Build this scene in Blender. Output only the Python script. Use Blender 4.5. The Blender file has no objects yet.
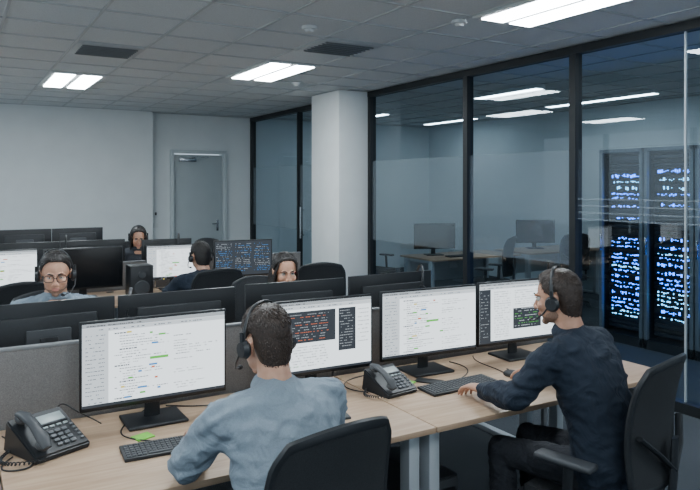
import bpy, bmesh, math, random
from mathutils import Vector, Matrix, noise
from mathutils.bvhtree import BVHTree
rad=math.radians
V=Vector
random.seed(7)
# ------------------------------------------------------------ materials
def new_mat(name):
    m=bpy.data.materials.new(name); m.use_nodes=True
    nt=m.node_tree; b=nt.nodes['Principled BSDF']
    return m,nt,b
def mat(name,col,rough=0.5,metal=0.0,nscale=0,namt=0.0,bump=0.0,bscale=None,spec=None,folds=0):
    m,nt,b=new_mat(name)
    b.inputs['Base Color'].default_value=(*col,1); b.inputs['Roughness'].default_value=rough
    b.inputs['Metallic'].default_value=metal
    if spec is not None: b.inputs['Specular IOR Level'].default_value=spec
    if nscale or bump:
        tc=nt.nodes.new('ShaderNodeTexCoord')
        if nscale and namt:
            n=nt.nodes.new('ShaderNodeTexNoise'); n.inputs['Scale'].default_value=nscale; n.inputs['Detail'].default_value=5
            nt.links.new(tc.outputs['Object'],n.inputs['Vector'])
            cr=nt.nodes.new('ShaderNodeValToRGB')
            cr.color_ramp.elements[0].position=0.3; cr.color_ramp.elements[1].position=0.7
            cr.color_ramp.elements[0].color=(*[max(0,c*(1-namt)) for c in col],1)
            cr.color_ramp.elements[1].color=(*[min(1,c*(1+namt)) for c in col],1)
            nt.links.new(n.outputs['Fac'],cr.inputs['Fac']); nt.links.new(cr.outputs['Color'],b.inputs['Base Color'])
        if bump:
            n2=nt.nodes.new('ShaderNodeTexNoise'); n2.inputs['Scale'].default_value=bscale or nscale; n2.inputs['Detail'].default_value=4
            nt.links.new(tc.outputs['Object'],n2.inputs['Vector'])
            bp=nt.nodes.new('ShaderNodeBump'); bp.inputs['Strength'].default_value=bump; bp.inputs['Distance'].default_value=0.01
            nt.links.new(n2.outputs['Fac'],bp.inputs['Height'])
            if folds:
                n3=nt.nodes.new('ShaderNodeTexNoise'); n3.inputs['Scale'].default_value=9; n3.inputs['Detail'].default_value=2; n3.inputs['Distortion'].default_value=1.5
                nt.links.new(tc.outputs['Object'],n3.inputs['Vector'])
                b3=nt.nodes.new('ShaderNodeBump'); b3.inputs['Strength'].default_value=folds; b3.inputs['Distance'].default_value=0.04
                nt.links.new(n3.outputs['Fac'],b3.inputs['Height']); nt.links.new(b3.outputs['Normal'],bp.inputs['Normal'])
            nt.links.new(bp.outputs['Normal'],b.inputs['Normal'])
    return m
def emis(name,col,s):
    m,nt,b=new_mat(name); b.inputs['Base Color'].default_value=(0,0,0,1); b.inputs['Roughness'].default_value=.4
    b.inputs['Emission Color'].default_value=(*col,1); b.inputs['Emission Strength'].default_value=s
    return m
def wood():
    m,nt,b=new_mat('desk_wood')
    tc=nt.nodes.new('ShaderNodeTexCoord'); mp=nt.nodes.new('ShaderNodeMapping'); mp.inputs['Scale'].default_value=(1.2,14,14)
    n=nt.nodes.new('ShaderNodeTexNoise'); n.inputs['Scale'].default_value=2.5; n.inputs['Detail'].default_value=8; n.inputs['Distortion'].default_value=.6
    cr=nt.nodes.new('ShaderNodeValToRGB'); cr.color_ramp.elements[0].position=.3; cr.color_ramp.elements[1].position=.72
    cr.color_ramp.elements[0].color=(.36,.235,.15,1); cr.color_ramp.elements[1].color=(.50,.36,.25,1)
    nt.links.new(tc.outputs['Object'],mp.inputs['Vector']); nt.links.new(mp.outputs['Vector'],n.inputs['Vector'])
    nt.links.new(n.outputs['Fac'],cr.inputs['Fac']); nt.links.new(cr.outputs['Color'],b.inputs['Base Color'])
    b.inputs['Roughness'].default_value=.42
    return m
def glassmat(name,tint):
    m,nt,b=new_mat(name); nt.nodes.remove(b); out=nt.nodes['Material Output']
    t=nt.nodes.new('ShaderNodeBsdfTransparent'); t.inputs['Color'].default_value=(*tint,1)
    g=nt.nodes.new('ShaderNodeBsdfGlossy'); g.inputs['Roughness'].default_value=.01; g.inputs['Color'].default_value=(.9,.96,1,1)
    lw=nt.nodes.new('ShaderNodeLayerWeight'); lw.inputs['Blend'].default_value=.5
    p=nt.nodes.new('ShaderNodeMath'); p.operation='POWER'; p.inputs[1].default_value=5; nt.links.new(lw.outputs['Facing'],p.inputs[0])
    q=nt.nodes.new('ShaderNodeMath'); q.operation='MULTIPLY_ADD'; q.inputs[1].default_value=.9; q.inputs[2].default_value=.08; nt.links.new(p.outputs[0],q.inputs[0])
    mx=nt.nodes.new('ShaderNodeMixShader'); nt.links.new(q.outputs[0],mx.inputs[0]); nt.links.new(t.outputs[0],mx.inputs[1]); nt.links.new(g.outputs[0],mx.inputs[2])
    nt.links.new(mx.outputs[0],out.inputs['Surface']); return m
def filmmat(name,col,alpha):
    m,nt,b=new_mat(name); nt.nodes.remove(b); out=nt.nodes['Material Output']
    t=nt.nodes.new('ShaderNodeBsdfTransparent'); d=nt.nodes.new('ShaderNodeBsdfDiffuse'); d.inputs['Color'].default_value=(*col,1)
    tl=nt.nodes.new('ShaderNodeBsdfTranslucent'); tl.inputs['Color'].default_value=(*col,1)
    m2=nt.nodes.new('ShaderNodeMixShader'); m2.inputs[0].default_value=.5; nt.links.new(d.outputs[0],m2.inputs[1]); nt.links.new(tl.outputs[0],m2.inputs[2])
    mx=nt.nodes.new('ShaderNodeMixShader'); mx.inputs[0].default_value=alpha
    nt.links.new(t.outputs[0],mx.inputs[1]); nt.links.new(m2.outputs[0],mx.inputs[2]); nt.links.new(mx.outputs[0],out.inputs['Surface']); return m

M_wall=mat('wall_paint',(.66,.70,.715),.8,nscale=3,namt=.03,bump=.05,bscale=200)
M_wall2=mat('wall_paint_blue',(.55,.63,.67),.8,nscale=3,namt=.03)
M_col=mat('column_paint',(.78,.81,.81),.75,nscale=4,namt=.03)
M_ceil=mat('ceiling_tile',(.60,.64,.66),.9,nscale=160,namt=.10,bump=.2,bscale=160)
M_grid=mat('ceiling_tbar',(.44,.47,.49),.5)
M_floor=mat('carpet',(.045,.055,.066),.95,nscale=180,namt=.5,bump=.5,bscale=300)
M_black=mat('black_frame',(.008,.010,.012),.5)
M_plastic=mat('black_plastic',(.013,.015,.018),.45,nscale=60,namt=.15)
M_plas2=mat('dark_grey_plastic',(.040,.044,.050),.5)
M_bezel=mat('bezel_plastic',(.007,.008,.010),.35)
M_wood=wood()
M_metal=mat('leg_metal',(.46,.50,.53),.4,metal=.3)
M_chrome=mat('chrome',(.55,.57,.6),.25,metal=1)
M_part=mat('partition_fabric',(.19,.18,.175),.95,nscale=300,namt=.25,bump=.3,bscale=400)
M_ptrim=mat('partition_trim',(.25,.26,.27),.5,metal=.4)
M_chair=mat('chair_mesh',(.012,.014,.017),.8,nscale=250,namt=.4,bump=.3,bscale=500)
M_light=emis('light_panel',(.86,.95,1.0),36)
M_light2=emis('light_panel_dim',(.80,.92,1.0),18.0)
M_white=mat('white_plastic',(.62,.65,.66),.5)
M_door=mat('door_paint',(.38,.43,.45),.6,nscale=3,namt=.03)
M_dframe=mat('door_frame',(.50,.55,.57),.5)
M_vent=mat('vent_dark',(.16,.175,.185),.6)
M_glass=glassmat('partition_glass',(.66,.745,.79))
M_film=filmmat('frosted_film',(.50,.58,.62),.28)
M_film2=filmmat('frosted_stripe',(.6,.68,.72),.30)
M_film3=filmmat('frosted_film_light',(.5,.58,.62),.08)
M_green=mat('sticky_green',(.18,.55,.06),.7)
M_lcd=mat('lcd',(.36,.42,.42),.3)
M_btn=mat('phone_button',(.12,.128,.138),.5)
M_rack=mat('rack_metal',(.012,.017,.024),.4,metal=.4)
M_rack2=mat('rack_unit',(.022,.032,.048),.4,metal=.3)
M_rackf=mat('rack_frame_grey',(.20,.24,.28),.4,metal=.3)
M_led=emis('led_blue',(.010,.17,1.0),12)
M_led2=emis('led_cyan',(.12,.55,1.0),8)
S_white=emis('screen_white',(.82,.90,.95),2.0)
S_grey=emis('screen_grey',(.45,.50,.54),1.2)
S_lgrey=emis('screen_lightgrey',(.62,.69,.74),1.5)
S_dark=emis('screen_darkui',(.045,.055,.07),1)
S_text=emis('screen_text',(.16,.19,.23),1)
S_green=emis('screen_green',(.12,.60,.08),1.3)
S_yel=emis('screen_yellow',(.85,.70,.12),1.3)
S_red=emis('screen_red',(.85,.20,.08),1.1)
S_blue=emis('screen_blue',(.05,.30,.75),1.2)
S_off=mat('screen_off',(.006,.007,.009),.15)

def skinmat(name,col):
    m,nt,b=new_mat(name); b.inputs['Base Color'].default_value=(*col,1); b.inputs['Roughness'].default_value=.5
    b.inputs['Subsurface Weight'].default_value=.12; b.inputs['Subsurface Radius'].default_value=(.02,.008,.004); b.inputs['Subsurface Scale'].default_value=.5
    tc=nt.nodes.new('ShaderNodeTexCoord'); n=nt.nodes.new('ShaderNodeTexNoise'); n.inputs['Scale'].default_value=35; n.inputs['Detail'].default_value=5
    cr=nt.nodes.new('ShaderNodeValToRGB'); cr.color_ramp.elements[0].position=.3; cr.color_ramp.elements[1].position=.75
    cr.color_ramp.elements[0].color=(col[0]*.88,col[1]*.80,col[2]*.77,1); cr.color_ramp.elements[1].color=(*col,1)
    nt.links.new(tc.outputs['Object'],n.inputs['Vector']); nt.links.new(n.outputs['Fac'],cr.inputs['Fac']); nt.links.new(cr.outputs['Color'],b.inputs['Base Color'])
    return m
K_skin=skinmat('skin_light',(.56,.325,.225)); K_skin2=skinmat('skin_tan',(.49,.275,.185))
K_lip=mat('lips',(.42,.18,.14),.5); K_eye=mat('eye_white',(.5,.5,.48),.2); K_iris=mat('iris',(.02,.014,.01),.1)
K_hair=mat('hair_brown',(.032,.019,.013),.5,nscale=120,namt=.5,spec=.5)
K_hair2=mat('hair_black',(.014,.011,.010),.5,nscale=120,namt=.4,spec=.5)
K_stub=mat('stubble',(.22,.13,.09),.7,nscale=200,namt=.3)
C_cham=mat('shirt_chambray',(.20,.25,.30),.9,nscale=300,namt=.10,bump=.2,bscale=60,folds=.5)
C_cham2=mat('shirt_chambray_b',(.20,.26,.32),.9,nscale=300,namt=.1,bump=.2,bscale=60,folds=.5)
C_navy=mat('shirt_navy',(.010,.018,.033),.9,nscale=300,namt=.15,bump=.2,bscale=50,folds=.55)
C_dark=mat('shirt_charcoal',(.03,.035,.045),.9,nscale=100,namt=.3,bump=.4,bscale=50,folds=.5)
C_trou=mat('trousers_dark',(.014,.016,.022),.9,nscale=200,namt=.3,bump=.3,bscale=60,folds=.5)
C_shoe=mat('shoe_leather',(.012,.011,.011),.4)

# ------------------------------------------------------------ mesh builder
class MB:
    def __init__(s): s.v=[];s.f=[];s.m=[]
    def add(s,vs,fs,m):
        o=len(s.v); s.v+=[V(v) for v in vs]
        for f in fs: s.f.append(tuple(i+o for i in f)); s.m.append(m)
    def box(s,c,size,m,bev=0,R=None,seg=2):
        bm=bmesh.new(); bmesh.ops.create_cube(bm,size=1)
        bmesh.ops.scale(bm,vec=V(size),verts=bm.verts)
        if bev: bmesh.ops.bevel(bm,geom=list(bm.edges),offset=bev,segments=seg,affect='EDGES',profile=.5)
        Mx=Matrix.Translation(V(c))@(R.to_4x4() if R else Matrix.Identity(4))
        bm.transform(Mx); bm.verts.index_update()
        s.add([v.co.copy() for v in bm.verts],[[v.index for v in f.verts] for f in bm.faces],m); bm.free()
    def ell(s,c,r,m,R=None,seg=20,rings=14):
        vs=[];fs=[];c=V(c)
        if not isinstance(r,(tuple,list)): r=(r,r,r)
        def T(p):
            p=V((p[0]*r[0],p[1]*r[1],p[2]*r[2]))
            if R: p=R@p
            return c+p
        vs.append(T((0,0,1)))
        for i in range(1,rings):
            th=math.pi*i/rings
            for j in range(seg):
                a=2*math.pi*j/seg; vs.append(T((math.sin(th)*math.cos(a),math.sin(th)*math.sin(a),math.cos(th))))
        vs.append(T((0,0,-1))); L=len(vs)-1
        for j in range(seg):
            k=(j+1)%seg; fs.append((0,1+j,1+k)); b=1+(rings-2)*seg; fs.append((L,b+k,b+j))
            for i in range(rings-2):
                a=1+i*seg; fs.append((a+j,a+seg+j,a+seg+k,a+k))
        s.add(vs,fs,m)
    def loft(s,pts,rr,m,side=None,seg=16,cap=True):
        pts=[V(p) for p in pts]; n=len(pts); vs=[];fs=[]
        prev=V(side) if side is not None else None
        for i in range(n):
            t=(pts[min(i+1,n-1)]-pts[max(i-1,0)]).normalized()
            if prev is None:
                prev=t.cross(V((0,0,1)))
                if prev.length<.1: prev=V((1,0,0))
            sd=(prev-t*prev.dot(t)).normalized(); 
            if side is None: prev=sd
            up=t.cross(sd)
            r=rr[i]; a,b=(r if isinstance(r,(tuple,list)) else (r,r))
            for j in range(seg):
                an=2*math.pi*j/seg; vs.append(pts[i]+sd*(a*math.cos(an))+up*(b*math.sin(an)))
        for i in range(n-1):
            for j in range(seg):
                k=(j+1)%seg; fs.append((i*seg+j,i*seg+k,(i+1)*seg+k,(i+1)*seg+j))
        if cap:
            fs.append(tuple(reversed(range(seg)))); fs.append(tuple((n-1)*seg+j for j in range(seg)))
        s.add(vs,fs,m)
    def cyl(s,a,b,r,m,r2=None,seg=20): s.loft([a,b],[r,r if r2 is None else r2],m,seg=seg)
    def quad(s,a,b,c,d,m): s.add([a,b,c,d],[(0,1,2,3)],m)
    def transform(s,Mx): s.v=[Mx@v for v in s.v]
    def obj(s,name,parent=None,smooth=True,angle=35):
        me=bpy.data.meshes.new(name); me.from_pydata([tuple(v) for v in s.v],[],s.f)
        ml=[]
        for m in s.m:
            if m not in ml: ml.append(m)
        for m in ml: me.materials.append(m)
        me.polygons.foreach_set('material_index',[ml.index(m) for m in s.m])
        if smooth:
            me.polygons.foreach_set('use_smooth',[True]*len(me.polygons)); me.set_sharp_from_angle(angle=rad(angle))
        me.update(); o=bpy.data.objects.new(name,me); bpy.context.collection.objects.link(o)
        if parent: o.parent=parent
        return o
def empty(name,loc=(0,0,0),rz=0):
    e=bpy.data.objects.new(name,None); e.location=loc; e.rotation_euler=(0,0,rz); e.empty_display_size=.2
    bpy.context.collection.objects.link(e); return e
def inst(me_obj,name,parent):
    o=bpy.data.objects.new(name,me_obj.data); bpy.context.collection.objects.link(o); o.parent=parent; return o
def remesh(mb,voxel,it,name,amp=0,freq=10,sculpt=None):
    me=bpy.data.meshes.new('t'); me.from_pydata([tuple(v) for v in mb.v],[],mb.f); 
    bm=bmesh.new(); bm.from_mesh(me); bmesh.ops.recalc_face_normals(bm,faces=bm.faces); bm.to_mesh(me); bm.free()
    o=bpy.data.objects.new('t',me); bpy.context.collection.objects.link(o)
    md=o.modifiers.new('r','REMESH'); md.mode='VOXEL'; md.voxel_size=voxel
    if it:
        sm=o.modifiers.new('s','SMOOTH'); sm.factor=.5; sm.iterations=it
    dg=bpy.context.evaluated_depsgraph_get(); dg.update()
    nm=bpy.data.meshes.new_from_object(o.evaluated_get(dg))
    bpy.data.objects.remove(o); nm.name=name
    bvh=BVHTree.FromPolygons(mb.v,mb.f); ml=[]
    nm.materials.clear()
    idx=[]
    for p in nm.polygons:
        r=bvh.find_nearest(p.center); m=mb.m[r[2]]
        if m not in ml: ml.append(m)
        idx.append(ml.index(m))
    for m in ml: nm.materials.append(m)
    nm.polygons.foreach_set('material_index',idx)
    nm.polygons.foreach_set('use_smooth',[True]*len(nm.polygons))
    if amp or sculpt:
        ns=[v.normal.copy() for v in nm.vertices]
        for v,n in zip(nm.vertices,ns):
            c=v.co.copy()
            if sculpt: c=sculpt(c)
            if amp:
                q=V((c.x*freq,c.y*freq,c.z*freq*1.6)); q2=q+V((noise.noise(q*.7),noise.noise(q*.7+V((5,5,5))),0))*1.3
                w=1-abs(noise.noise(q2))*2.2; c=c+n*amp*(w*.8+noise.noise(q*2.5)*.5-.4)
            v.co=c
    nm.update(); return nm
def link(me,name,parent,Mx=None):
    o=bpy.data.objects.new(name,me); bpy.context.collection.objects.link(o)
    if Mx: me.transform(Mx)
    o.parent=parent; return o
def curve(name,pts,r,m,parent=None):
    cu=bpy.data.curves.new(name,'CURVE'); cu.dimensions='3D'; cu.bevel_depth=r; cu.bevel_resolution=3; cu.resolution_u=8
    sp=cu.splines.new('NURBS'); sp.points.add(len(pts)-1); sp.use_endpoint_u=True; sp.order_u=4
    for i,p in enumerate(pts): sp.points[i].co=(*p,1)
    cu.materials.append(m); o=bpy.data.objects.new(name,cu); bpy.context.collection.objects.link(o)
    if parent: o.parent=parent
    return o

# ------------------------------------------------------------ room
GX=4.88; BY=11.7; H=3.0
def simple(name,c,s,m,bev=0):
    b=MB(); b.box(c,s,m,bev); return b.obj(name)
simple('floor',(3.25,5,-.05),(11.9,14.4,.1),M_floor)
simple('ceiling',(3.25,5,H+.06),(11.9,14.4,.1),M_ceil)
simple('wall_back',(.23,BY+.2,1.5),(5.5,.4,3.0),M_wall)
b=MB(); b.box((3.155,12.05,1.5),(.35,.3,3.0),M_wall); b.box((4.62,12.05,1.5),(.56,.3,3.0),M_wall); b.box((3.835,12.05,2.66),(1.02,.3,.68),M_wall)
b.obj('wall_back_recess')
def fill_wall(name,axis,pos,a0,a1):  # unseen wall, openings added to let world light in as fill
    b=MB(); L=a1-a0; c=(a0+a1)/2
    def bx(u,z,su,sz,m,t=.2):
        b.box((pos,u,z) if axis=='x' else (u,pos,z),(t,su,sz) if axis=='x' else (su,t,sz),m)
    bx(c,.35,L,.7,M_wall); bx(c,2.93,L,.14,M_wall)
    n=int(L/1.8)
    for i in range(n+1): bx(a0+L*i/n,1.78,.08,2.16,M_black,.1)
    b.obj(name,smooth=False)
fill_wall('wall_left_fill_opening','x',-2.6,-2.2,12.0)
fill_wall('wall_rear_fill_opening','y',-2.1,-2.7,9.2)
simple('wall_glassroom_back',(6.99,12.05,1.5),(4.18,.3,3.0),M_wall2)
simple('wall_glassroom_right',(9.1,5,1.5),(.2,14.0,3.0),M_wall2)
simple('column',(4.62,8.14,1.5),(.46,.78,3.0),M_col,.004)
b=MB(); b.box((.2,BY-.008,.05),(5.4,.016,.1),M_plas2); b.obj('baseboard_back')
b=MB(); b.box((4.62,7.742,.05),(.46,.014,.1),M_plas2);b.box((4.382,8.14,.05),(.014,.78,.1),M_plas2); b.obj('baseboard_column')
b=MB()
x=-2.05-.6
while x<9:
    if x>-2.5: b.box((x,4.9,H+.007),(.022,13.8,.012),M_grid)
    x+=.6
for k in range(-14,10):
    y=6.3+.6*k
    if -2<y<11.9: b.box((3.25,y,H+.006),(11.5,.022,.012),M_grid)
b.obj('ceiling_grid',smooth=False)
def fixture(cx,cy,m,name='ceiling_light'):
    e=empty(name,(cx,cy,H))
    b=MB(); b.box((0,0,-.004),(.60,1.20,.016),M_white,.002)
    b.obj('frame',e)
    b=MB()
    for sx in(-.14,.14): b.box((sx,0,-.016),(.21,1.12,.010),m,.002)
    b.obj('diffuser',e)
for c in [(1.25,8.7),(3.05,6.9),(3.65,3.3),(1.25,3.3),(-1.15,5.1),(.65,-.3),(3.65,-.3),(-1.15,1.5),(-1.15,8.7)]: fixture(*c,M_light)  # fixtures after the visible ones are out of view, added to light the scene
def strip(cx,cy,L):
    e=empty('linear_ceiling_light',(cx,cy,H)); b=MB(); b.box((0,0,-.02),(.16,L,.05),M_white,.004); b.obj('housing',e)
    b=MB(); b.box((0,0,-.047),(.12,L-.04,.01),M_light2,.002); b.obj('diffuser',e)
for c in [(6.35,6.7,1.2),(8.0,6.6,1.9),(8.2,10.2,1.5),(6.4,10.3,1.3),(8.0,2.6,1.8),(5.75,2.4,1.8)]: strip(*c)  # last strip is out of view, added to light the racks
def vent(cx,cy):
    e=empty('air_vent',(cx,cy,H)); b=MB(); b.box((0,0,-.003),(.58,.58,.012),M_grid,.002)
    for i in range(7): b.box((0,-.21+.07*i,-.012),(.48,.035,.012),M_vent,R=Matrix.Rotation(rad(25),3,'X'))
    b.obj('louvres',e)
for c in[(1.25,6.6),(3.05,5.4)]: vent(*c)
for c in[(2.45,4.8),(3.35,4.05),(3.65,7.5)]:
    b=MB(); b.cyl((c[0],c[1],H+.005),(c[0],c[1],H-.02),.06,M_white); b.cyl((c[0],c[1],H-.02),(c[0],c[1],H-.04),.04,M_white,.03); b.obj('smoke_detector')
# door
e=empty('door_1',(3.835,11.9,0))
b=MB()
b.box((-.48,-.02,1.16),(.06,.12,2.32),M_dframe,.004);b.box((.48,-.02,1.16),(.06,.12,2.32),M_dframe,.004);b.box((0,-.02,2.34),(1.02,.12,.06),M_dframe,.004)
b.obj('door_frame',e)
b=MB(); b.box((0,.02,1.15),(.89,.05,2.28),M_door,.004); b.obj('panel',e)
b=MB(); b.box((.36,-.012,1.02),(.04,.012,.2),M_chrome,.003); b.cyl((.36,-.01,1.05),(.36,-.06,1.05),.009,M_chrome); b.cyl((.36,-.06,1.05),(.25,-.06,1.05),.009,M_chrome); b.obj('handle',e)
b=MB(); b.box((-.2,-.04,2.2),(.3,.07,.07),M_chrome,.006); b.box((.02,-.06,2.25),(.3,.02,.02),M_chrome); b.obj('closer',e)
b=MB(); b.box((3.08,11.893,1.25),(.09,.014,.13),M_white,.003); b.box((3.08,11.884,1.25),(.03,.01,.05),M_plas2,.002); b.box((3.08,11.893,1.05),(.09,.014,.09),M_white,.003); b.obj('light_switch')

# glass partition
e=empty('glass_partition',(GX,0,0))
fr=MB(); gl=MB(); fi=MB(); st=MB()
mull=[(.0,.07),(1.5,.03),(3.2,.012),(4.27,.07),(5.75,.07),(7.72,.07),(8.55,.07),(9.9,.035),(11.87,.07)]
fr.box((0,5.95,2.965),(.10,11.9,.07),M_black); fr.box((0,5.95,.04),(.10,11.9,.08),M_black)
for y,w in mull: fr.box((0,y,1.5),(.09 if w>.02 else .02,w,2.86),M_black if w>.02 else M_metal)
seg=[(m[0]) for m in mull]
for a,c in zip(seg[:-1],seg[1:]):
    gl.quad((0,a,.07),(0,c,.07),(0,c,2.94),(0,a,2.94),M_glass)
    if a==7.72: continue
    if a>4.2: fi.quad((-.009,a+.03,1.02),(-.009,c-.03,1.02),(-.009,c-.03,2.07),(-.009,a+.03,2.07),M_film)
    else:
        fi.quad((-.009,a+.01,1.44),(-.009,c-.01,1.44),(-.009,c-.01,2.07),(-.009,a+.01,2.07),M_film3)
        for z in(1.44,1.50,1.56,1.62): st.quad((-.011,a+.01,z),(-.011,c-.01,z),(-.011,c-.01,z+.012),(-.011,a+.01,z+.012),M_film2)
fr.obj('frame',e,smooth=False); gl.obj('panes',e,smooth=False); fi.obj('privacy_film',e,smooth=False); st.obj('film_stripes',e,smooth=False)
b=MB()
for y in(9.75,): b.cyl((-.06,y,.9),(-.06,y,1.4),.014,M_chrome); b.cyl((-.06,y,.95),(0,y,.95),.009,M_chrome); b.cyl((-.06,y,1.35),(0,y,1.35),.009,M_chrome)
b.obj('pull_handle',e)
def rack(cx,cy,seed):
    r=random.Random(seed); e=empty('server_rack',(cx,cy,0)); W=.56;D=.9;HH=2.15
    b=MB()
    for sy in(-W/2+.02,W/2-.02):
        b.box((-D/2+.02,sy,HH/2),(.04,.04,HH),M_rackf,.003); b.box((D/2-.02,sy,HH/2),(.04,.04,HH),M_rack)
        b.box((0,sy*1.02,HH/2),(D-.06,.012,HH-.08),M_rack)
    b.box((0,0,HH-.02),(D,W,.04),M_rackf,.003); b.box((0,0,.05),(D,W,.1),M_rack); b.box((D/2-.01,0,HH/2),(.01,W-.06,HH-.1),M_rack)
    b.box((-D/2-.012,W/2-.03,1.1),(.02,.02,.18),M_chrome,.003)
    b.obj('cabinet',e)
    u=MB(); l=MB(); z=.14
    while z<HH-.1:
        h=r.choice([.045,.045,.09]); u.box((-.02,0,z+h/2),(D-.25,W-.1,h-.008),M_rack2 if r.random()<.7 else M_plastic,.002)
        x=-.02-(D-.25)/2-.002
        band=(.30<z<1.15) or (1.45<z<1.85)
        if r.random()<(.92 if band else .15):
            mm=M_led if r.random()<.8 else M_led2
            for i in range(18):
                yy=-W/2+.08+(W-.16)*i/18
                hh=h*.36 if r.random()<.5 else .007
                if r.random()<.65: l.box((x,yy,z+h/2+r.uniform(-.008,.008)),(.004,r.uniform(.008,.02),hh),mm)
        z+=h
    u.obj('server_units',e); l.obj('status_leds',e,smooth=False)
rack(6.85,4.98,1); rack(6.85,4.40,2); rack(6.85,3.82,5); rack(6.85,3.24,8)

# ------------------------------------------------------------ furniture
def desk(x0,x1,y0,y1,near):
    e=empty('office_desk',((x0+x1)/2,(y0+y1)/2,0)); w=x1-x0-.006; d=y1-y0
    b=MB(); b.box((0,0,.7275),(w,d,.025),M_wood,.003)
    b.obj('desktop',e)
    b=MB()
    s=-1 if near==y0 else 1
    for sx in(-w/2+.05,w/2-.05):
        b.box((sx,s*(d/2-.12),.36),(.055,.07,.71),M_metal,.004); b.box((sx,-s*(d/2-.1),.36),(.055,.07,.71),M_metal,.004)
        b.box((sx,0,.695),(.05,d-.16,.035),M_metal,.003); b.box((sx,0,.02),(.055,d-.06,.035),M_metal,.004)
    b.box((0,-s*(d/2-.1),.66),(w-.12,.04,.07),M_metal,.003)
    b.box((0,-s*(d/2-.05),.52),(w-.14,.016,.36),M_metal)
    b.obj('leg_frame',e)
    b=MB(); b.cyl((.35,-s*(d/2-.08),.7375),(.35,-s*(d/2-.08),.743),.035,M_plas2); b.obj('grommet',e)
XS=[-1.45,.15,1.75,3.35]
def screenp(x0,x1,y,z0=.0,z1=1.06):
    e=empty('desk_divider',((x0+x1)/2,y,0)); w=x1-x0-.01
    b=MB(); b.box((0,0,(.62+z1)/2),(w,.03,z1-.62),M_part,.006); b.obj('fabric_panel',e)
    b=MB(); b.box((0,0,z1+.004),(w,.034,.014),M_ptrim,.003)
    for sx in(-w/2+.02,w/2-.02): b.box((sx,0,.32),(.03,.028,.62),M_ptrim,.003)
    b.obj('trim',e)
for a,c in zip(XS[:-1],XS[1:]):
    desk(a,c,2.26,3.14,2.26); desk(a,c,3.20,4.02,4.02); screenp(a,c,3.17)
for a,c in zip(XS[:-1],XS[1:]):
    desk(a,c,5.93,6.75,5.93); desk(a,c,6.81,7.63,7.63); screenp(a,c,6.78,z1=1.0)
for a,c in zip(XS[:-1],XS[1:]):
    desk(a,c,9.0,9.8,9.8)

def ui(b,w,h,zc,y,style,seed):
    r=random.Random(seed); X0=-w/2;X1=w/2;Z0=zc-h/2;Z1=zc+h/2
    def q(x0,z0,x1,z1,m,l=1):
        yy=y-.0006*l
        b.quad((x0,yy,z0),(x1,yy,z0),(x1,yy,z1),(x0,yy,z1),m)
    def words(x0,x1,z,hh,m,dens=.8):
        x=x0; hh*=.75
        while x<x1:
            L=r.uniform(.003,.012)
            if r.random()<dens and x+L<x1: q(x,z,x+L,z+hh,m,3)
            x+=L+.0025
    if style=='off': q(X0,Z0,X1,Z1,S_off,0); return
    if style=='dark':
        q(X0,Z0,X1,Z1,S_dark,0); 
        for k in range(3):
            xa=X0+w*k/3+.012
            for i in range(16):
                words(xa,xa+w/3-.03,Z1-.03-i*.018,.006,S_grey if r.random()<.5 else S_blue,.5)
        q(X0+.01,Z0+.02,X0+w*.3,Z0+.05,S_blue,2); return
    q(X0,Z0,X1,Z1,S_white,0); q(X0,Z1-.016,X1,Z1,S_grey); q(X0,Z0,X1,Z0+.012,S_dark)
    words(X0+.01,X0+w*.4,Z1-.011,.005,S_dark)
    q(X0,Z1-.034,X1,Z1-.017,S_lgrey); words(X0+.02,X1-.1,Z1-.028,.005,S_text,.5)
    if style=='doc':
        q(X0,Z0+.012,X0+w*.17,Z1-.034,S_lgrey,1.5)
        for i in range(18): words(X0+.012,X0+w*.15,Z1-.05-i*.016,.004,S_text,.7)
        for i in range(25):
            z=Z1-.050-i*.0112
            xa=X0+w*.21+ (.02 if i%4 else 0)
            if i%6==0: words(xa,xa+w*.12,z,.007,S_text,1)
            else: words(xa,xa+w*r.uniform(.1,.36),z,.004,S_text if r.random()<.6 else S_grey,.8)
            if r.random()<.6: words(X0+w*.62,X0+w*r.uniform(.7,.95),z,.004,S_grey if r.random()<.7 else S_text,.7)
            if r.random()<.5:
                xx=X0+w*r.uniform(.25,.6); q(xx,z,xx+r.uniform(.012,.04),z+.0075,r.choice([S_green,S_yel,S_green,S_red,S_blue]),4)
        q(X0+w*.45,Z1-.17,X0+w*.58,Z1-.159,S_green,4)
    elif style=='table':
        q(X0+.01,Z0+h*.42,X0+w*.66,Z1-.045,S_dark,2)
        for i in range(11):
            z=Z1-.062-i*.0122; words(X0+.02,X0+w*.6,z,.004,S_red if i%3==1 else S_grey,.6)
        q(X0+w*.69,Z0+h*.25,X0+w*.85,Z1-.045,S_dark,2)
        for i in range(14): words(X0+w*.70,X0+w*.83,Z1-.060-i*.0135,.004,S_grey,.7)
        for i in range(9): words(X0+w*.87,X1-.01,Z1-.06-i*.02,.005,S_grey,.8)
        for i in range(8): words(X0+.02,X0+w*.6,Z0+.03+i*.013,.004,S_text,.6)
        words(X0+.02,X0+.2,Z0+.03,.006,S_green,.5)
    elif style=='mix':
        q(X0,Z0+.012,X0+w*.13,Z1-.034,S_dark,1.5)
        for i in range(15): words(X0+.008,X0+w*.11,Z1-.05-i*.018,.004,S_grey,.6)
        q(X0+w*.4,Z0+h*.2,X0+w*.75,Z0+h*.55,S_dark,2)
        for i in range(8): words(X0+w*.42,X0+w*.72,Z0+h*.24+i*.014,.004,r.choice([S_green,S_lgrey,S_lgrey]),.6)
        for i in range(20): words(X0+w*.17,X0+w*.37,Z1-.052-i*.0135,.004,S_text,.7)
        for i in range(8): words(X0+w*.42,X1-.02,Z1-.052-i*.013,.004,S_text,.6)
        for i in range(16): words(X0+w*.78,X1-.012,Z1-.055-i*.0165,.004,S_grey,.7)
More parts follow.
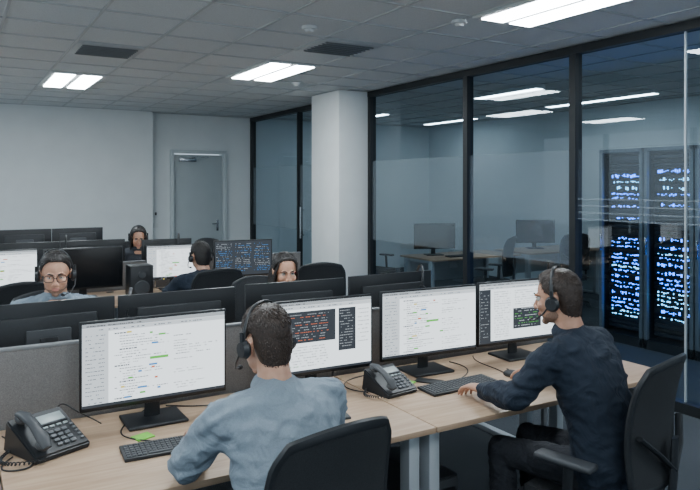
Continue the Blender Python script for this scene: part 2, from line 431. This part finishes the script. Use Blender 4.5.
def monitor(x,y,rz,style='doc',seed=0,w=.615,h=.365,zc=.275,z=.74):
    e=empty('computer_monitor',(x,y,z),rz)
    b=MB(); b.box((0,.008,zc),(w,.022,h),M_bezel,.004)
    b.box((0,.026,zc-.01),(w*.72,.022,h*.7),M_plastic,.008)
    b.box((0,.04,zc-.02),(w*.32,.02,h*.42),M_plas2,.006)
    b.obj('housing',e)
    b=MB()
    b.loft([(0,.075,.01),(0,.072,.12),(0,.062,zc+.02)],[(.035,.012),(.03,.011),(.028,.010)],M_plastic,side=(1,0,0))
    b.box((0,.055,zc-.02),(.08,.03,.08),M_plastic,.005)
    b.box((0,.05,.007),(.25,.2,.014),M_plastic,.006,seg=3)
    b.obj('stand',e)
    b=MB(); ui(b,w-.018,h-.026,zc+.003,-.0038,style,seed); b.obj('screen',e,smooth=False)
    return e
monitor(.755,2.90,0,'doc',1); monitor(1.54,2.93,rad(-2),'table',2); monitor(2.225,2.93,rad(-3),'doc',3); monitor(2.875,2.92,rad(-4),'mix',4)
PI=math.pi
monitor(.40,3.52,PI+rad(2),'doc',5); monitor(1.03,3.52,PI,'mix',6); monitor(1.72,3.54,PI-rad(3),'doc',7); monitor(2.38,3.55,PI,'doc',8)
monitor(-.35,3.52,PI,'doc',15)
monitor(.35,6.45,rad(2),'doc',9); monitor(1.02,6.35,0,'off',10,w=.66); monitor(1.86,6.48,rad(-3),'doc',11,w=.54,h=.33); monitor(2.55,6.45,rad(-6),'dark',12,w=.60)
monitor(.62,7.2,PI,'doc',13); monitor(1.24,7.2,PI,'doc',14); monitor(1.98,7.2,PI-rad(4),'doc',16,w=.52,h=.33)
monitor(.80,9.35,PI,'doc',17); monitor(1.42,9.35,PI,'doc',18)

def keyboard(x,y,rz,w=.40,z=.74):
    e=empty('keyboard',(x,y,z),rz); d=.135
    b=MB(); b.box((0,0,.009),(w,d,.014),M_plastic,.004,R=Matrix.Rotation(rad(2.5),3,'X')); b.obj('case',e)
    b=MB(); n=int(w/.0192)-1
    for j in range(6):
        for i in range(n):
            xx=-w/2+.018+i*.0192; yy=-d/2+.018+j*.0195
            if j==0 and 3<i<9:
                if i==6: b.box((xx,yy,.0165+yy*.04),(.088,.015,.007),M_plas2,.0015,seg=1)
                continue
            b.box((xx,yy,.0165+yy*.04),(.0155,.0155,.007),M_plas2,.002,seg=1)
    b.obj('keys',e)
def mouse(x,y,rz,z=.74):
    b=MB(); b.ell((0,0,.008),(.031,.056,.026),M_plastic); 
    for i,v in enumerate(b.v):
        if v.z<0: v.z=0
    b.box((0,.03,.032),(.006,.016,.006),M_plas2,.002)
    o=b.obj('computer_mouse'); o.location=(x,y,z); o.rotation_euler=(0,0,rz)
keyboard(.74,2.60,rad(-3),.38); keyboard(2.20,2.66,rad(2),.43)
mouse(2.56,2.66,rad(10)); mouse(1.22,2.62,rad(5))
for (x,y) in[(.5,3.86),(1.85,3.86)]: keyboard(x,y,PI,.40)
for (x,y) in[(1.9,6.12),(1.0,6.1),(.3,6.1)]: keyboard(x,y,0,.40)
keyboard(1.85,7.48,PI,.40)

def phone(x,y,rz,z=.74,s=1.0):
    e=empty('desk_phone',(x,y,z),rz); e.scale=(s,s,s)
    b=MB(); W=.21;D=.22
    vs=[(-W/2,-D/2,0),(W/2,-D/2,0),(W/2,D/2,0),(-W/2,D/2,0),(-W/2,-D/2,.022),(W/2,-D/2,.022),(W/2,D/2-.02,.115),(-W/2,D/2-.02,.115)]
    bm=bmesh.new(); vv=[bm.verts.new(v) for v in vs]
    for f in[(0,3,2,1),(4,5,6,7),(0,1,5,4),(1,2,6,5),(2,3,7,6),(3,0,4,7)]: bm.faces.new([vv[i] for i in f])
    bmesh.ops.bevel(bm,geom=list(bm.edges),offset=.006,segments=2,affect='EDGES'); bm.verts.index_update()
    b.add([v.co.copy() for v in bm.verts],[[v.index for v in f.verts] for f in bm.faces],M_plastic); bm.free()
    b.obj('body',e)
    an=math.atan2(.093,D-.02); R=Matrix.Rotation(an,3,'X')
    def P(u,v,hh=0):
        return V((u,-D/2,.022))+R@V((0,v,hh))
    b=MB(); b.box(P(.035,.165,.003),(.11,.055,.006),M_plas2,.002,R); b.box(P(.035,.165,.0065),(.095,.043,.003),M_lcd,.001,R)
    for i in range(3):
        for j in range(4): b.box(P(.0+i*.026,.03+j*.022,.004),(.02,.015,.008),M_btn,.003,R)
    for j in range(5): b.box(P(.088,.03+j*.02,.003),(.014,.010,.006),M_btn,.002,R)
    for i in range(4): b.box(P(-.005+i*.026,.125,.003),(.018,.009,.006),M_lcd,.002,R)
    b.obj('keypad_and_display',e)
    b=MB(); u=-.07
    b.loft([P(u,.005,.03),P(u,.04,.045),P(u,.11,.052),P(u,.17,.045),P(u,.205,.03)],[(.018,.010),(.024,.014),(.018,.011),(.024,.014),(.018,.010)],M_plas2,side=(1,0,0),seg=16)
    b.ell(P(u,.03,.026),(.026,.026,.018),M_plas2,R); b.ell(P(u,.18,.026),(.026,.026,.018),M_plas2,R)
    b.obj('handset',e)
    pts=[]
    for i in range(90):
        t=i/89; a=i*1.5; pts.append((-.085-.09*math.sin(t*PI)+.007*math.cos(a), -.12+.2*t, .012+.007*math.sin(a)))
    curve('coiled_cord',pts,.0022,M_plastic,e)
phone(.32,2.83,rad(24),s=1.05); phone(1.86,2.78,rad(8),s=.92)

def headset_mesh(b,m=M_plastic,mic=True,side=-1):
    pts=[];n=18
    for i in range(n+1):
        a=PI*i/n; pts.append((.092*math.cos(a),-.012,-.012+.145*math.sin(a)))
    b.loft(pts,[(.0085,.003)]*(n+1),m,side=(0,1,0),seg=8)
    for s in(-1,1):
        b.loft([(s*.078,-.008,-.015),(s*.088,-.008,-.015),(s*.104,-.008,-.015)],[.026,.032,.024],m,seg=20)
        b.loft([(s*.098,-.010,-.012),(s*.097,-.012,.04)],[(.007,.005),(.007,.004)],m,seg=8)
    if mic:
        s=side
        b.loft([(s*.1,.0,-.02),(s*.098,.035,-.055),(s*.075,.085,-.08),(s*.045,.112,-.083)],[.004,.0035,.003,.003],m,seg=8)
        b.ell((s*.038,.115,-.083),(.011,.008,.008),m)
def loose_headset(loc,rot):
    b=MB(); headset_mesh(b); o=b.obj('headset'); o.location=loc; o.rotation_euler=rot
loose_headset((.775,3.60,1.09),(rad(8),0,rad(75)))
loose_headset((2.62,3.60,1.10),(rad(8),0,rad(70)))
loose_headset((2.10,7.22,1.10),(0,0,rad(70)))
loose_headset((.98,7.24,1.12),(0,0,rad(80)))

def tower(x,y,z=0,h=.40,rz=0):
    e=empty('computer_tower',(x,y,z),rz); b=MB(); b.box((0,0,h/2),(.18,.42,h),M_plastic,.006); b.obj('case',e)
    b=MB(); b.box((0,-.214,h/2),(.17,.01,h-.02),M_plas2,.004); b.box((0,-.221,h-.06),(.13,.006,.02),M_bezel); b.box((0,-.221,h-.1),(.13,.006,.02),M_bezel); b.cyl((.06,-.219,h-.14),(.06,-.224,h-.14),.009,M_chrome); b.obj('front_panel',e)
tower(1.96,2.70); tower(.42,2.75); tower(3.05,6.35) 
e=empty('desktop_speaker',(1.46,6.2,.74)); b=MB(); b.box((0,0,.15),(.20,.2,.3),M_plastic,.01); b.cyl((0,-.1,.1),(0,-.108,.1),.07,M_plas2,.06); b.cyl((0,-.1,.22),(0,-.106,.22),.035,M_plas2,.03); b.obj('cabinet',e)
def slab(name,x,y,rz,s,m,z=.74):
    b=MB(); b.box((0,0,s[2]/2),s,m,min(s)*.2); o=b.obj(name); o.location=(x,y,z); o.rotation_euler=(0,0,rz); return o
slab('sticky_note_pad',.665,2.765,.3,(.075,.06,.006),M_green,z=.740)
slab('sticky_note_pad',2.02,2.83,.5,(.06,.04,.006),M_green)
slab('smartphone',2.12,2.80,.6,(.07,.14,.008),M_plastic)
slab('notebook',1.45,2.62,-.2,(.12,.17,.01),M_plas2)
e=empty('desk_cables',(0,0,0))
curve('cable_1',[(.55,3.0,.745),(.50,3.02,.78),(.44,2.98,.82),(.40,3.05,.86),(.37,3.08,.80),(.42,3.1,.745)],.0028,M_plastic,e)
curve('cable_2',[(.72,2.67,.745),(.62,2.74,.744),(.56,2.86,.744),(.66,2.98,.744),(.76,3.1,.744)],.0028,M_plastic,e)
curve('cable_3',[(.85,3.1,.744),(.98,3.0,.745),(1.1,2.96,.75),(1.3,3.05,.744),(1.5,3.1,.744)],.003,M_plastic,e)
curve('cable_4',[(1.75,2.8,.744),(1.66,2.9,.744),(1.72,3.0,.76),(1.85,3.05,.744),(2.1,3.1,.744)],.0028,M_plastic,e)
curve('cable_5',[(2.25,2.74,.744),(2.4,2.8,.744),(2.5,2.9,.744),(2.45,3.05,.744)],.0028,M_plastic,e)
curve('cable_6',[(2.56,2.72,.744),(2.6,2.85,.744),(2.55,2.95,.744),(2.65,3.08,.744)],.0025,M_plastic,e)
curve('cable_7',[(.2,2.8,.744),(.12,2.7,.744),(.22,2.62,.744),(.30,2.70,.744),(.18,3.05,.744)],.003,M_plastic,e)

_ch={}
def chair_parts():
    b=MB()
    bm=bmesh.new(); bmesh.ops.create_cube(bm,size=1); bmesh.ops.scale(bm,vec=(.50,.48,.075),verts=bm.verts)
    bmesh.ops.bevel(bm,geom=list(bm.edges),offset=.034,segments=4,affect='EDGES'); bm.transform(Matrix.Translation((0,.02,.425))); bm.verts.index_update()
    b.add([v.co.copy() for v in bm.verts],[[v.index for v in f.verts] for f in bm.faces],M_chair); bm.free()
    _ch['seat']=b
    b=MB(); nx,nz=14,16; T=.022
    def bp(u,v):
        z=.56+.50*v; hw=.215-.03*abs(v-.45)**2*4*.6-.045*max(0,v-.85)/.15*.5
        y=-.25+.045*(u*u)+ .035*math.sin(v*PI)*1.0 -.05*v -.02
        zz=z-(.03*u*u if v>.8 else 0)*(v-.8)/.2
        return V((u*hw,y,zz))
    vs=[];fs=[]
    for s in(0,1):
        for j in range(nz+1):
            for i in range(nx+1):
                p=bp(-1+2*i/nx,j/nz); p.y-=s*T; vs.append(p)
    def I(s,i,j): return s*(nx+1)*(nz+1)+j*(nx+1)+i
    for j in range(nz):
        for i in range(nx):
            fs.append((I(0,i,j),I(0,i,j+1),I(0,i+1,j+1),I(0,i+1,j))); fs.append((I(1,i,j),I(1,i+1,j),I(1,i+1,j+1),I(1,i,j+1)))
    b.add(vs,fs,M_chair)
    edge=[bp(-1+2*i/nx,1) for i in range(nx+1)]+[bp(1,1-j/nz) for j in range(1,nz+1)]+[bp(1-2*i/nx,0) for i in range(1,nx+1)]+[bp(-1,j/nz) for j in range(1,nz)]
    edge=[p-V((0,T/2,0)) for p in edge]
    b.loft(edge+[edge[0],edge[1]],[(.013,.018)]*(len(edge)+2),M_plastic,side=(0,1,0),seg=8)
    _ch['backrest']=b
    b=MB()
    b.loft([(0,-.05,.375),(0,-.22,.38),(0,-.30,.45),(0,-.315,.60),(0,-.32,.75)],[(.04,.014),(.04,.014),(.04,.014),(.035,.012),(.03,.01)],M_plastic,side=(1,0,0),seg=12)
    for s in(-1,1): b.loft([(0,-.315,.62),(s*.1,-.30,.70),(s*.2,-.262,.78)],[(.016,.01)]*3,M_plastic,seg=8)
    b.box((0,0,.375),(.22,.24,.03),M_plastic,.008)
    b.cyl((0,0,.09),(0,0,.24),.03,M_plastic); b.cyl((0,0,.22),(0,0,.37),.016,M_chrome)
    for k in range(5):
        a=rad(90+72*k+20); d=V((math.cos(a),math.sin(a),0))
        b.loft([d*.02+V((0,0,.10)),d*.16+V((0,0,.10)),d*.30+V((0,0,.075))],[(.028,.02),(.022,.017),(.016,.012)],M_plastic,side=d.cross(V((0,0,1))),seg=10)
        c=d*.30; pr=d.cross(V((0,0,1)))
        for s in(-1,1): b.cyl(c+pr*(s*.008)+V((0,0,.029)),c+pr*(s*.026)+V((0,0,.029)),.029,M_plas2,seg=16)
        b.cyl(c+V((0,0,.03)),c+V((0,0,.08)),.01,M_plastic,seg=10)
    _ch['base_and_spine']=b
    b=MB()
    for s in(-1,1):
        b.loft([(s*.12,-.0,.385),(s*.27,-.0,.39),(s*.295,-.01,.45),(s*.295,-.02,.63)],[(.022,.01),(.022,.010),(.022,.010),(.022,.012)],M_plastic,side=(0,1,0),seg=10)
        b.box((s*.285,-.0,.645),(.075,.25,.028),M_plas2,.012,seg=3)
    _ch['armrests']=b
chair_parts()
_cm={}
def chair(x,y,rz):
    e=empty('office_chair',(x,y,0),rz)
    for k,b in _ch.items():
        if k not in _cm: _cm[k]=b.obj(k,e)
        else: inst(_cm[k],k,e)

# ------------------------------------------------------------ people
def smooth01(a,b,x):
    t=max(0,min(1,(x-a)/(b-a))); return t*t*(3-2*t)
HL=[(0,42),(35,38),(55,24),(72,0),(84,-14),(92,2),(104,2),(114,-26),(135,-55),(180,-65)]
HLW=[(0,44),(30,40),(55,24),(75,-6),(90,-30),(110,-55),(180,-65)]
def hl(a,T):
    for (a0,b0),(a1,b1) in zip(T[:-1],T[1:]):
        if a<=a1: return b0+(b1-b0)*(a-a0)/(a1-a0)
    return T[-1][1]
def hair(Mh,m,parent,style,seed):
    r=random.Random(seed); b=MB(); c=V((0,-.012,.03)); R=(.0765,.098,.0885); nu,nv=96,64
    T=HLW if style=='long' else HL
    def surf(az,el,ex=0):
        a=rad(az);e=rad(el); d=V((math.sin(a)*math.cos(e),math.cos(a)*math.cos(e),math.sin(e)))
        p=V((d.x*R[0],d.y*R[1],d.z*R[2])); n=V((d.x/R[0],d.y/R[1],d.z/R[2])).normalized()
        aa=abs((az+180)%360-180); bl=hl(aa,T); mk=smooth01(bl-4,bl+5,el)
        up=smooth01(-20,60,el)
        t=.004+.010*up+(.003 if aa<70 else 0)*smooth01(30,60,el)
        if style=='long': t=.008+.006*up
        nz=noise.noise(p*45+V((seed,0,0)))*.003+noise.noise(V((p.x*160,p.y*90,p.z*50)))*.0018
        return c+p+n*((t+nz*(.4+up))*mk-.014*(1-mk)+ex),n,mk
    vs=[];fs=[]
    for j in range(nv+1):
        for i in range(nu):
            vs.append(surf(360*i/nu,-89.5+179*j/nv)[0])
    for j in range(nv):
        for i in range(nu): k=(i+1)%nu; fs.append((j*nu+i,j*nu+k,(j+1)*nu+k,(j+1)*nu+i))
    fs.append(tuple(reversed(range(nu)))); fs.append(tuple(nv*nu+i for i in range(nu)))
    b.add(vs,fs,m)
    if style!='long':
        LV=[(.03,-.045,.075,.066),(.0,-.048,.0735,.062),(-.025,-.050,.070,.056),(-.048,-.050,.063,.050),(-.068,-.050,.055,.0455),(-.082,-.050,.045,.041),(-.090,-.050,.030,.030)]
        b.loft([(0,cy,z) for z,cy,_,_ in LV],[(rx,ry) for _,_,rx,ry in LV],m,side=(1,0,0),seg=32)
        def nap(az,z):
            for q0,q1 in zip(LV[:-1],LV[1:]):
                if z>=q1[0]:
                    t=(q0[0]-z)/(q0[0]-q1[0]); cy,rx,ry=[q0[k]*(1-t)+q1[k]*t for k in(1,2,3)]; break
            a=rad(az); return V((rx*math.sin(a),cy-ry*math.cos(a),z)),V((math.sin(a),-math.cos(a),-.25)).normalized()
        for k in range(420):
            p,n=nap(r.uniform(-80,80),r.uniform(-.084,.025))
            fl=V((r.uniform(-.2,.2),0,-1)); fl=(fl-n*fl.dot(n)).normalized(); L=r.uniform(.008,.015); w=r.uniform(.0012,.0024)
            b.loft([p-n*.002,p+fl*L*.5+n*.0014,p+fl*L-n*.001],[(w,w*.5),(w,w*.5),(w*.2,w*.2)],m,side=n.cross(fl),seg=5)
    N=2600 if style!='long' else 700
    for k in range(N):
        az=r.uniform(0,360); el=math.degrees(math.asin(r.uniform(-.8,1)))
        p,n,mk=surf(az,el,-.002)
        if mk<.75: continue
        whorl=V((0,-.05,.11)); 
        fl=(p-whorl); 
        sw=V((0,0,1)).cross(fl).normalized()*.35
        fl=(fl.normalized()+sw+V((r.uniform(-.2,.2),r.uniform(-.2,.2),r.uniform(-.12,.12))))
        if el>35: fl+=V((.25,.35,0))
        fl=(fl-n*fl.dot(n)).normalized()
        L=r.uniform(.008,.016) if el<20 else r.uniform(.012,.026)
        if p.y>.03: L*=.6
        lift=.04 if el<20 else .13
        if style=='long': L*=1.3; lift=.03; fl=(V((0,-.3,-1))-n*V((0,-.3,-1)).dot(n)).normalized()
        q1=p+fl*L*.4+n*L*lift*.5; q2=p+fl*L*.78+n*L*lift*.45; q3=p+fl*L+n*L*lift*.1-n*.003
        w=r.uniform(.0014,.0028)
        b.loft([p-n*.002,q1,q2,q3],[(w,w*.5),(w*1.1,w*.5),(w*.7,w*.35),(w*.1,w*.1)],m,side=n.cross(fl),seg=5)
    if style=='long':
        for s in(-1,1):
            for q in range(7):
                o=q*.014; z0=.05-o*.4
                b.loft([(s*.056,.056-o*1.6,z0+.03),(s*.079,.032-o*1.6,-.02),(s*.080,.018-o*1.6,-.09),(s*(.077+.006*r.random()),.01-o*1.5,-.17),(s*.07,.0-o*1.3,-.22)],[(.006,.004),(.012,.007),(.013,.008),(.011,.007),(.003,.003)],m,side=(0,1,0),seg=10)
        for q in range(9):
            x=-.064+q*.016
            b.loft([(x,-.085,.0),(x*1.1,-.10,-.07),(x*1.1,-.10,-.15),(x,-.09,-.23)],[(.014,.02),(.015,.018),(.014,.015),(.004,.004)],m,side=(1,0,0),seg=10)
    b.transform(Mh); o=b.obj('hair',parent,angle=60); return o
def head(Mh,neck_base,sk,parent,hm,female=False,beard=False):
    b=MB(); j=.92 if female else 1
    b.ell((0,-.012,.03),(.0745,.096,.086),sk,seg=28,rings=20); b.ell((0,.028,-.025),(.061*j+.002,.062,.082),sk,seg=24,rings=18)
    b.ell((0,.030,-.072),(.049*j,.050,.038),beard or sk); b.ell((0,.068,-.100),(.021*j,.017,.016),beard or sk)
    for s in(-1,1):
        b.ell((s*.045*j,.012,-.068),(.016,.034,.024),beard or sk)
        b.ell((s*.038,.062,-.028),(.024,.022,.022),sk)
        b.ell((s*.030,.082,.021),(.024,.010,.007),sk)
        b.ell((s*.013,.100,-.037),(.009,.010,.008),sk)
        R=Matrix.Rotation(rad(-s*14),3,'Z')@Matrix.Rotation(rad(-10),3,'X')
        b.ell((s*.078,-.012,-.008),(.007,.019,.031),sk,R); b.ell((s*.081,-.018,.004),(.006,.016,.020),sk,R)
    b.loft([(0,.084,.018),(0,.096,-.008),(0,.108,-.030),(0,.100,-.043)],[(.008,.008),(.0085,.009),(.012,.011),(.010,.006)],sk,side=(1,0,0),seg=14)
    b.ell((0,.089,-.063),(.023,.0085,.0048),K_lip); b.ell((0,.088,-.071),(.020,.0095,.0058),K_lip)
    b.transform(Mh)
    p0=Mh@V((0,-.028,-.03)); p1=Mh@V((0,-.035,-.10)); nb=V(neck_base)
    r=.048 if female else .057
    b.loft([p0,p1,nb+V((0,0,.03)),nb-V((0,0,.05))],[(r,r),(r,r),(r*1.08,r*1.08),(r*1.3,r*1.2)],sk,seg=20)
    Mi=Mh.inverted()
    def sc(c):
        q=Mi@c
        if q.y>.03:
            for s in(-1,1):
                dx=(q.x-s*.030)/.019; dz=(q.z-.004)/.012; w=math.exp(-(dx*dx+dz*dz)); q.y-=.011*w
            dz=(q.z+.0668)/.0022; dx=q.x/.022; q.y-=.003*math.exp(-dz*dz-dx*dx*dx*dx)
        return Mh@q
    me=remesh(b,.0042,3,'head',sculpt=sc); link(me,'head_and_neck',parent)
    b=MB()
    for s in(-1,1):
        b.ell((s*.0305,.0725,.004),.0125,K_eye); b.ell((s*.0305,.0800,.004),(.0060,.0055,.0060),K_iris)
    b.transform(Mh); b.obj('eyes',parent)
    b=MB()
    for s in(-1,1):
        b.loft([(s*.012,.0935,.021),(s*.028,.0935,.0275),(s*.048,.080,.022)],[(.0035,.003),(.0045,.003),(.002,.002)],hm,side=(0,0,1),seg=8)
        b.loft([(s*.018,.0825,.007),(s*.0305,.0860,.0110),(s*.043,.0785,.007)],[(.0022,.002),(.0034,.003),(.0022,.002)],K_iris if female else sk,side=(0,0,1),seg=8)
    b.transform(Mh); b.obj('eyebrows',parent)
def glasses(Mh,parent):
    b=MB()
    for s in(-1,1):
        pts=[]
        for i in range(21):
            a=2*PI*i/20; ca,sa=math.cos(a),math.sin(a)
            sx=math.copysign(abs(ca)**.6,ca); sz=math.copysign(abs(sa)**.6,sa); pts.append((s*.033+.025*sx,.101-.006*abs(s*.033+.025*sx)/.05,.0+.019*sz))
        b.loft(pts,[.0020]*21,M_bezel,side=(0,1,0),seg=8)
        b.loft([(s*.057,.095,.006),(s*.076,.06,.006),(s*.083,-.01,.004),(s*.08,-.03,-.01)],[.0025]*4,M_bezel,seg=8)
    b.loft([(-.010,.102,.004),(0,.106,.006),(.010,.102,.004)],[.0025]*3,M_bezel,seg=8)
    b.transform(Mh); b.obj('glasses',parent)
def hand(wr,dirv,sgn,sk,parent,elbow,curl=1.0,name='hand'):
    Y=V(dirv).normalized(); Z=V((0,0,1)); X=Y.cross(Z).normalized(); Z=X.cross(Y).normalized()
    Mx=Matrix((X,Y,Z)).transposed().to_4x4(); Mx.translation=V(wr)
    b=MB()
    b.loft([(0,-.01,0),(0,.02,.002),(0,.055,.004),(0,.086,.001),(0,.094,-.002)],[(.027,.019),(.034,.018),(.041,.015),(.040,.013),(.034,.009)],sk,side=(1,0,0),seg=18)
    for i,(x,L,fan) in enumerate([(.030,.072,.10),(.0105,.080,.02),(-.010,.075,-.05),(-.029,.059,-.14)]):
        p=V((sgn*x,.078,0)); pts=[p.copy()]; an=-8*curl; rr=[.0105]
        for k,(f,da) in enumerate([(.2,0),(.42,18),(.32,26),(.24,20)]):
            an-=da*curl*.9; a=rad(an); l=L*f*1.08
            p=p+V((math.sin(fan*sgn)*l,math.cos(a)*l,math.sin(a)*l)); pts.append(p.copy()); rr.append([.0098,.0088,.0080,.0062][k])
        b.loft(pts,rr,sk,side=(1,0,0),seg=12); b.ell(pts[-1],.0064,sk,seg=10,rings=8)
    pts=[(sgn*.020,.014,-.004),(sgn*.043,.036,-.008),(sgn*.058,.060,-.013),(sgn*.064,.084,-.018)]
    b.loft(pts,[.015,.0125,.0105,.0085],sk,side=(0,0,1),seg=12); b.ell(pts[-1],.0086,sk,seg=10,rings=8)
    b.transform(Mx)
    el=V(elbow); w=V(wr); d=(el-w).normalized()
    b.loft([w-d*.012,w+d*.03,w+d*.09],[.022,.024,.028],sk,seg=16)
    me=remesh(b,.0034,2,name); link(me,name,parent)
def person(name,base,heading,hc,hhead,hpitch,armL,armR,shirt,sk,hm,style,seed,female=False,beard=None,hs=True,gl=False,vox=.011,k=1.0):
    e=empty(name,(base[0],base[1],0),heading)
    f=V((-math.sin(heading),math.cos(heading),0)); r=V((math.cos(heading),math.sin(heading),0)); up=V((0,0,1)); B=V((base[0],base[1],0))
    hc=V(hc); Mh=Matrix.Translation(hc)@Matrix.Rotation(hhead,4,'Z')@Matrix.Rotation(hpitch,4,'X')
    fh=V((-math.sin(hhead),math.cos(hhead),0))
    N=hc-fh*.055-up*.145
    Hp=B-f*.05+up*.57
    w=.88 if female else 1.0; w*=k
    ctrl=(Hp+N)/2-f*.065
    def sp(t): return Hp*(1-t)**2+ctrl*2*t*(1-t)+N*t*t
    b=MB()
    secs=[(-.0,.185,.135),(.18,.172,.130),(.4,.172,.128),(.6,.190,.132),(.76,.205,.128),(.87,.205,.108),(.935,.160,.088),(1.0,.075,.068)]
    pts=[Hp-up*.09]+[sp(t) for t,_,_ in secs]; rr=[(.165*w,.125)]+[(a*w,c) for _,a,c in secs]
    b.loft(pts,rr,shirt,side=r,seg=32)
    for s,arm in((-1,armL),(1,armR)):
        S=sp(.89)+r*(s*.190*w)-up*.008
        el,wr,hd=V(arm[0]),V(arm[1]),V(arm[2])
        b.ell(S,(.068*w,.064,.062),shirt)
        b.loft([sp(.88),S+up*.002],[(.085,.085),(.062,.062)],shirt,seg=20)
        b.loft([S,S*.7+el*.3,S*.3+el*.7,el],[.066*w,.065*w,.058*w,.053*w],shirt,seg=20); b.ell(el,.054*w,shirt)
        d=(wr-el)
        b.loft([el,el+d*.3,el+d*.75,el+d*.93],[.053*w,.054*w,.043*w,.036*w],shirt,seg=20)
        b.loft([el+d*.84,el+d*.96],[.040*w,.039*w],shirt,seg=20)
    b.loft([N-up*.012,N+up*.012-f*.004,N+up*.036-f*.008],[(.082,.080),(.076,.074),(.066,.064)],shirt,side=r,seg=24)
    for s in(-1,1):
        h=B-f*.05+r*(s*.085)+up*.545; kn=B+f*.40+r*(s*.12)+up*.535; an=B+f*.37+r*(s*.13)+up*.10
        b.loft([h,h*.6+kn*.4,kn],[(.09,.085),(.082,.078),(.064,.062)],C_trou,seg=20); b.ell(kn,.064,C_trou)
        b.loft([kn,kn*.6+an*.4,an],[(.062,.062),(.062,.06),(.05,.05)],C_trou,seg=20)
        b.ell(an-up*.035-f*.01,(.038,.045,.045),C_shoe)
        b.loft([an-f*.055-up*.06,an-f*.02-up*.055,an+f*.08-up*.065,an+f*.16-up*.072,an+f*.195-up*.075],[(.030,.036),(.038,.042),(.045,.032),(.042,.024),(.02,.014)],C_shoe,side=r,seg=18)
    b.ell(B-f*.05+up*.535,(.16,.12,.08),C_trou)
    me=remesh(b,vox,2,'body',amp=.012,freq=9)
    link(me,'clothed_body',e)
    head(Mh,N,sk,e,hm,female,beard); hair(Mh,hm,e,style,seed)
    hand(armL[1],armL[2],1,sk,e,armL[0],name='hand_left'); hand(armR[1],armR[2],-1,sk,e,armR[0],name='hand_right')
    if hs:
        q=MB(); headset_mesh(q,M_plastic,True,-1); 
        q.transform(Matrix.Diagonal((1.05,1.05,1.06,1))); q.transform(Mh); q.obj('headset',e)
    if gl: glasses(Mh,e)
    inv=Matrix.Translation((base[0],base[1],0))@Matrix.Rotation(heading,4,'Z'); inv=inv.inverted()
    for c in e.children: c.matrix_parent_inverse=inv
    chair(base[0],base[1],heading)
    return e
person('man_chambray_shirt',(.93,1.99),rad(8),(.96,2.22,1.20),rad(10),rad(-10),
  ((.67,2.21,.825),(.80,2.48,.803),(.22,1,-.06)),((1.22,2.22,.825),(1.22,2.47,.80),(-.1,1,-.06)),C_cham,K_skin,K_hair,'short',3,vox=.010,k=1.08)
person('man_navy_shirt',(2.40,1.98),rad(14),(2.34,2.15,1.245),rad(22),rad(-8),
  ((2.07,2.13,.85),(2.12,2.40,.803),(.1,1,-.06)),((2.66,2.26,.85),(2.58,2.50,.80),(-.12,1,-.1)),C_navy,K_skin2,K_hair,'short',8,vox=.010,beard=K_stub,k=1.08)
person('man_with_glasses',(.52,4.42),PI,(.52,4.20,1.245),PI-rad(8),rad(-12),
  ((.80,4.20,.83),(.62,4.02,.80),(-.25,-1,-.06)),((.24,4.20,.83),(.40,4.02,.80),(.2,-1,-.06)),C_cham2,K_skin,K_hair2,'short',5,gl=True,beard=K_stub,vox=.013)
person('woman_dark_hair',(1.95,4.40),PI,(1.96,4.20,1.165),PI-rad(10),rad(-10),
  ((2.20,4.20,.83),(2.02,4.02,.80),(-.2,-1,-.06)),((1.70,4.20,.83),(1.86,4.02,.80),(.1,-1,-.06)),C_dark,K_skin2,K_hair2,'long',6,female=True,vox=.014,hs=False)
person('man_dark_shirt',(1.90,5.62),0,(1.89,5.80,1.125),rad(8),rad(-8),
  ((1.62,5.84,.83),(1.76,6.02,.80),(.15,1,-.06)),((2.16,5.84,.83),(2.02,6.02,.80),(-.15,1,-.06)),C_navy,K_skin,K_hair2,'short',12,vox=.014)
person('woman_headset',(1.84,8.05),PI,(1.84,7.86,1.16),PI-rad(10),rad(-20),
  ((2.10,7.84,.83),(1.92,7.62,.80),(-.2,-1,-.06)),((1.58,7.84,.83),(1.76,7.62,.80),(.1,-1,-.06)),C_dark,K_skin2,K_hair2,'long',9,female=True,vox=.016)
chair(.35,5.55,rad(15)); chair(.6,8.2,PI-.3); chair(2.9,8.1,PI+.3); chair(2.9,5.55,-.3)

desk(5.6,7.2,7.3,8.1,7.3); monitor(6.0,7.8,rad(-20),'off',30); chair(6.3,6.95,rad(30)); chair(5.7,8.9,rad(200)); keyboard(6.2,7.5,0)
desk(7.4,9.0,7.3,8.1,7.3); monitor(8.0,7.8,rad(-30),'off',33)
chair(7.7,6.9,rad(-20))

# ------------------------------------------------------------ light & camera
w=bpy.data.worlds.new('World'); bpy.context.scene.world=w; w.use_nodes=True
w.node_tree.nodes['Background'].inputs[0].default_value=(.62,.78,.9,1); w.node_tree.nodes['Background'].inputs[1].default_value=1.15
cam=bpy.data.cameras.new('camera'); co=bpy.data.objects.new('camera',cam); bpy.context.collection.objects.link(co)
co.location=(0,0,1.75); co.rotation_euler=(rad(90),0,-math.atan2(400,680)); cam.lens=680/700*36; cam.sensor_width=36; cam.shift_y=-60/700
cam.clip_start=.05; bpy.context.scene.camera=co
